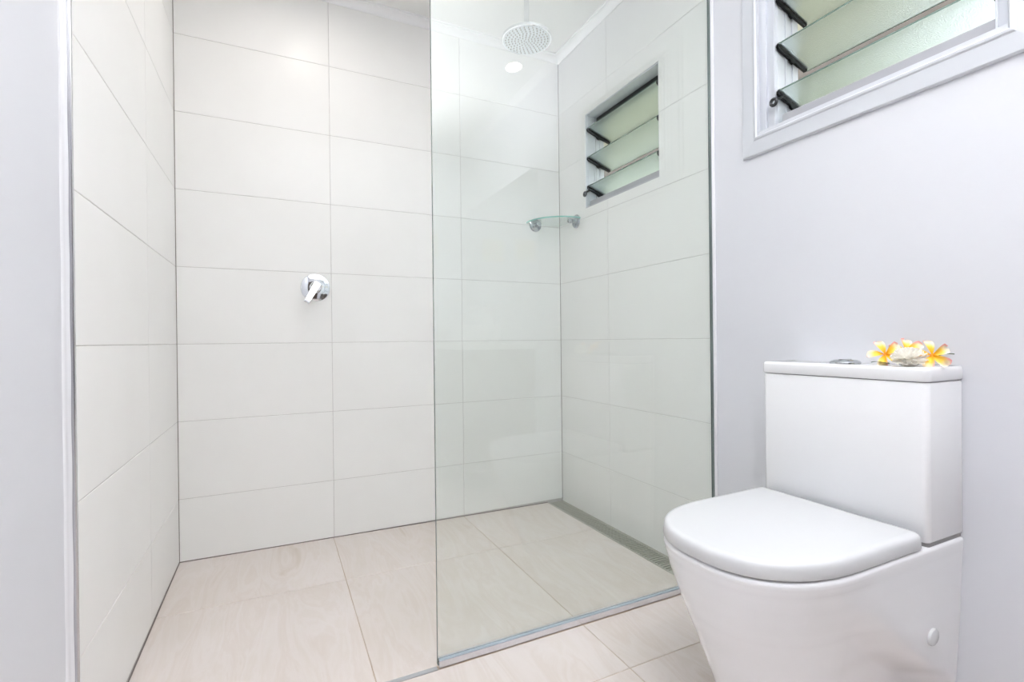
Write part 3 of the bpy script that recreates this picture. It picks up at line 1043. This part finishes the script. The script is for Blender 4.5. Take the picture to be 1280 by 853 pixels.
# ruffled white blossom
wf_c = Vector((1.263, 0.602, ZL + 0.0165))
wf_ = tag(empty('white_blossom', (wf_c.x, wf_c.y, ZL)), 'ruffled white blossom lying between the yellow flowers on the cistern', 'flower')
bm = bmesh.new()
for ring_, (nn, el, rr, ps) in enumerate(((12, -24, 0.032, 0.017), (14, -5, 0.034, 0.017), (14, 12, 0.034, 0.017), (12, 30, 0.031, 0.016), (9, 50, 0.028, 0.015), (6, 68, 0.026, 0.013), (3, 86, 0.024, 0.011))):
    for i in range(nn):
        az = 2 * PI * (i + 0.5 * (ring_ % 2)) / nn + rnd.uniform(-0.15, 0.15)
        e = math.radians(el + rnd.uniform(-7, 7))
        dirv = Vector((math.cos(az) * math.cos(e), math.sin(az) * math.cos(e), math.sin(e)))
        side = Vector((-math.sin(az), math.cos(az), 0))
        tw = rnd.uniform(-0.5, 0.5)
        upp = dirv.cross(side).normalized()
        side = (side * math.cos(tw) + upp * math.sin(tw)).normalized()
        upp = dirv.cross(side).normalized()
        grid = []
        for j in range(5):
            t = j / 4
            row = []
            for k in range(6):
                s = k / 5 - 0.5
                wid = ps * (0.35 + 0.65 * math.sin(PI * (0.15 + 0.5 * t)))
                ruf = 0.0020 * math.sin(k * 2.4 + i * 1.7) * t
                pnt = wf_c + dirv * (rr * (0.35 + 0.65 * t) * (1 - 0.12 * (2 * s) ** 2 * t)) + side * (wid * s) + upp * (ruf + 0.006 * t * t * math.copysign(1, 0.5) * 0.5)
                pnt.z = ZL + 0.0006 + (pnt.z - ZL) if pnt.z > ZL + 0.0006 else ZL + 0.0006
                row.append(bm.verts.new(pnt))
            grid.append(row)
        for j in range(4):
            for k in range(5):
                bm.faces.new([grid[j][k], grid[j][k + 1], grid[j + 1][k + 1], grid[j + 1][k]])
pt = from_bm('petals', bm, M['white_petal'], wf_, 60)
pt['kind'] = 'stuff'
lathe('calyx', (wf_c.x, wf_c.y, ZL + 0.0005), (0, 0, 1), [(0.012, 0), (0.018, 0.004), (0.020, 0.012), (0.014, 0.022), (0, 0.025)], M['white_petal'], wf_, 16)

# ================================================================== CEILING LIGHTS
def downlight(x, y, watts, label, color=(1.0, 0.955, 0.90)):
    r = tag(empty('ceiling_downlight', (x, y, ZC)), label, 'ceiling light', 'recessed ceiling downlights')
    lathe('trim_ring', (x, y, ZC), (0, 0, -1), [(0.052, 0), (0.052, 0.002), (0.048, 0.0045), (0.042, 0.0045), (0.040, 0.001), (0.040, 0.0)], M['cornice'], r, 40)
    lathe('lens', (x, y, ZC), (0, 0, -1), [(0.0405, 0.0), (0.0405, 0.0046), (0, 0.0050)], M['lamp'], r, 40)
    d = bpy.data.lights.new('downlight', 'AREA')
    d.energy = watts
    d.shape = 'DISK'
    d.size = 0.078
    d.spread = math.radians(170)
    d.color = color
    o = bpy.data.objects.new('bulb', d)
    COL.objects.link(o)
    o.parent = r
    o.location = (0, 0, -0.0058)
    return r
downlight(1.1975, 0.064, 0.8, 'round recessed downlight in the ceiling by the painted wall, mirrored in the glass screen')
downlight(0.14, 1.74, 2.4, 'round recessed downlight in the shower ceiling above the mixer')
downlight(0.45, -0.95, 0.8, 'round recessed downlight added unseen in the ceiling near the rear wall')  # assumed fitting, added as extra room light

# ================================================================== VANITY SIDE (seen only as a reflection in the glass)
va = tag(empty('vanity_cabinet', (1.15, -0.6, 0)), 'vanity cabinet with two doors, darkened to cut bounced light, under the white bench top', 'cabinet')
box('carcass', 0.95, XPR - 0.001, -1.20, -0.06, 0.12, 0.80, M['vanity'], va, 0.002)
for y in (-1.19, -0.62):
    dd = box('door', 0.932, 0.949, y, y + 0.55, 0.13, 0.79, M['vanity'], va, 0.002)
    box('handle', 0.920, 0.932, y + 0.22, y + 0.34, 0.72, 0.73, M['chrome'], dd, 0.002)
tag(box('bench_top', 0.92, XPR - 0.001, -1.22, -0.04, 0.801, 0.840, M['bench'], None, 0.003), 'white stone bench top on the vanity cabinet', 'bench top')
ba = tag(empty('wash_basin', (1.15, -0.55, 0.84)), 'white rectangular basin standing on the bench top', 'basin')
ol = rrect(0.97, 1.29, -0.78, -0.32, (0.04,) * 4)
rings = []
for z_, i_ in ((0.8405, 0.02), (0.86, 0.006), (0.945, 0.0), (0.950, 0.003), (0.950, 0.010), (0.940, 0.014), (0.880, 0.03), (0.866, 0.08)):
    rings.append([(p[0], p[1], z_) for p in inset2d(ol, i_)])
loft_obj('bowl', rings, M['porcelain'], ba, 50)
tp = tag(empty('basin_tap', (1.335, -0.55, 0.84)), 'tall chrome basin tap with curved spout behind the basin', 'tap')
sweep('spout', [(1.335, -0.55, 0.842), (1.335, -0.55, 1.05), (1.330, -0.55, 1.075), (1.31, -0.55, 1.09), (1.24, -0.55, 1.09), (1.215, -0.55, 1.08), (1.205, -0.55, 1.06)], 0.011, M['chrome'], tp)
lathe('base', (1.335, -0.55, 0.8405), (0, 0, 1), [(0.024, 0), (0.024, 0.008), (0.014, 0.012), (0, 0.012)], M['chrome'], tp)
box('lever', 1.330, 1.340, -0.60, -0.56, 0.95, 0.96, M['chrome'], tp, 0.002)
mi = tag(empty('wall_mirror', (XPR, -0.6, 1.5)), 'frameless rectangular mirror on the wall above the basin', 'mirror')
box('mirror_glass', XPR - 0.006, XPR - 0.0005, -1.18, 0.0, 1.10, 1.87, M['mirror'], mi)
for x, z, w_ in ((1.084, 1.615, 'right'), (0.775, 1.635, 'left')):
    pi = tag(empty('picture', (x, YREAR, z)), 'small square canvas picture on the rear wall, the %s of two' % w_, 'picture', 'square pictures on the rear wall')
    box('canvas', x - 0.10, x + 0.10, YREAR + 0.0005, YREAR + 0.022, z - 0.10, z + 0.10, M['picture_ground'], pi, 0.002)
    box('print', x - 0.085, x + 0.085, YREAR + 0.022, YREAR + 0.0228, z - 0.085, z + 0.085, M['picture'], pi)

# ================================================================== GARDEN OUTSIDE THE LOUVRES
structure(box('ground', XPR + 0.12, 12, -6, 14, -0.45, -0.30, M['pale_ground']))
ev = tag(box('added_eave', XPR + 0.115, XPR + 0.72, -2, 6, 2.20, 2.36, M['eave']), 'assumed pale eave added outside the louvre windows, dims the upper blades', 'eave')  # assumed eave, set low to block sky from the upper blades


def shrub(x, y, rad, h, label, seed):
    rr = random.Random(seed)
    root = tag(empty('garden_shrub', (x, y, -0.30)), label, 'shrub', 'green shrubs outside the windows')
    sweep('trunk', [(x, y, -0.3), (x + 0.05, y, 0.6), (x, y + 0.05, h * 0.55)], [0.06, 0.05, 0.03], M['bark'], root)
    vv, ff = [], []
    for _ in range(2600):
        # leaves scattered through an egg-shaped crown
        v = Vector((rr.gauss(0, 1), rr.gauss(0, 1), rr.gauss(0, 1))).normalized() * (rr.random() ** 0.35)
        c = Vector((x + v.x * rad, y + v.y * rad, 0.35 * h + 0.62 * h * (0.5 + 0.5 * v.z)))
        n_ = (v + Vector((rr.uniform(-.7, .7), rr.uniform(-.7, .7), rr.uniform(0, .9)))).normalized()
        a = n_.orthogonal().normalized()
        a = (Quaternion(n_, rr.uniform(0, 6.28)) @ a)
        b = n_.cross(a)
        l_, w2 = rr.uniform(0.07, 0.13), rr.uniform(0.025, 0.045)
        i = len(vv)
        vv += [c - a * l_, c + b * w2 + n_ * 0.01, c + a * l_, c - b * w2 + n_ * 0.01]
        ff.append((i, i + 1, i + 2, i + 3))
    o = mk('foliage', vv, ff, M['bush'], root)
    o['kind'] = 'stuff'
    return root


pg = tag(empty('pergola', (3.0, 3.6, -0.30)), 'brown timber pergola beam on posts outside, glimpsed between the louvre blades', 'pergola')
box('beam', 2.93, 3.02, -6.0, 9.0, 2.40, 2.74, M['soffit'], pg, 0.004)
for y in (-5.8, 8.8):
    box('post', 2.93, 3.02, y - 0.045, y + 0.045, -0.30, 2.40, M['soffit'], pg, 0.004)
shrub(4.4, 2.6, 0.85, 4.3, 'leafy green shrub outside the painted-wall window, blurred by its glass louvres', 1)
shrub(4.6, 4.6, 0.95, 4.6, 'leafy green shrub outside the shower window, blurred by its glass louvres', 2)
shrub(4.7, 6.7, 0.95, 4.6, 'leafy green shrub farthest along outside the shower window', 3)
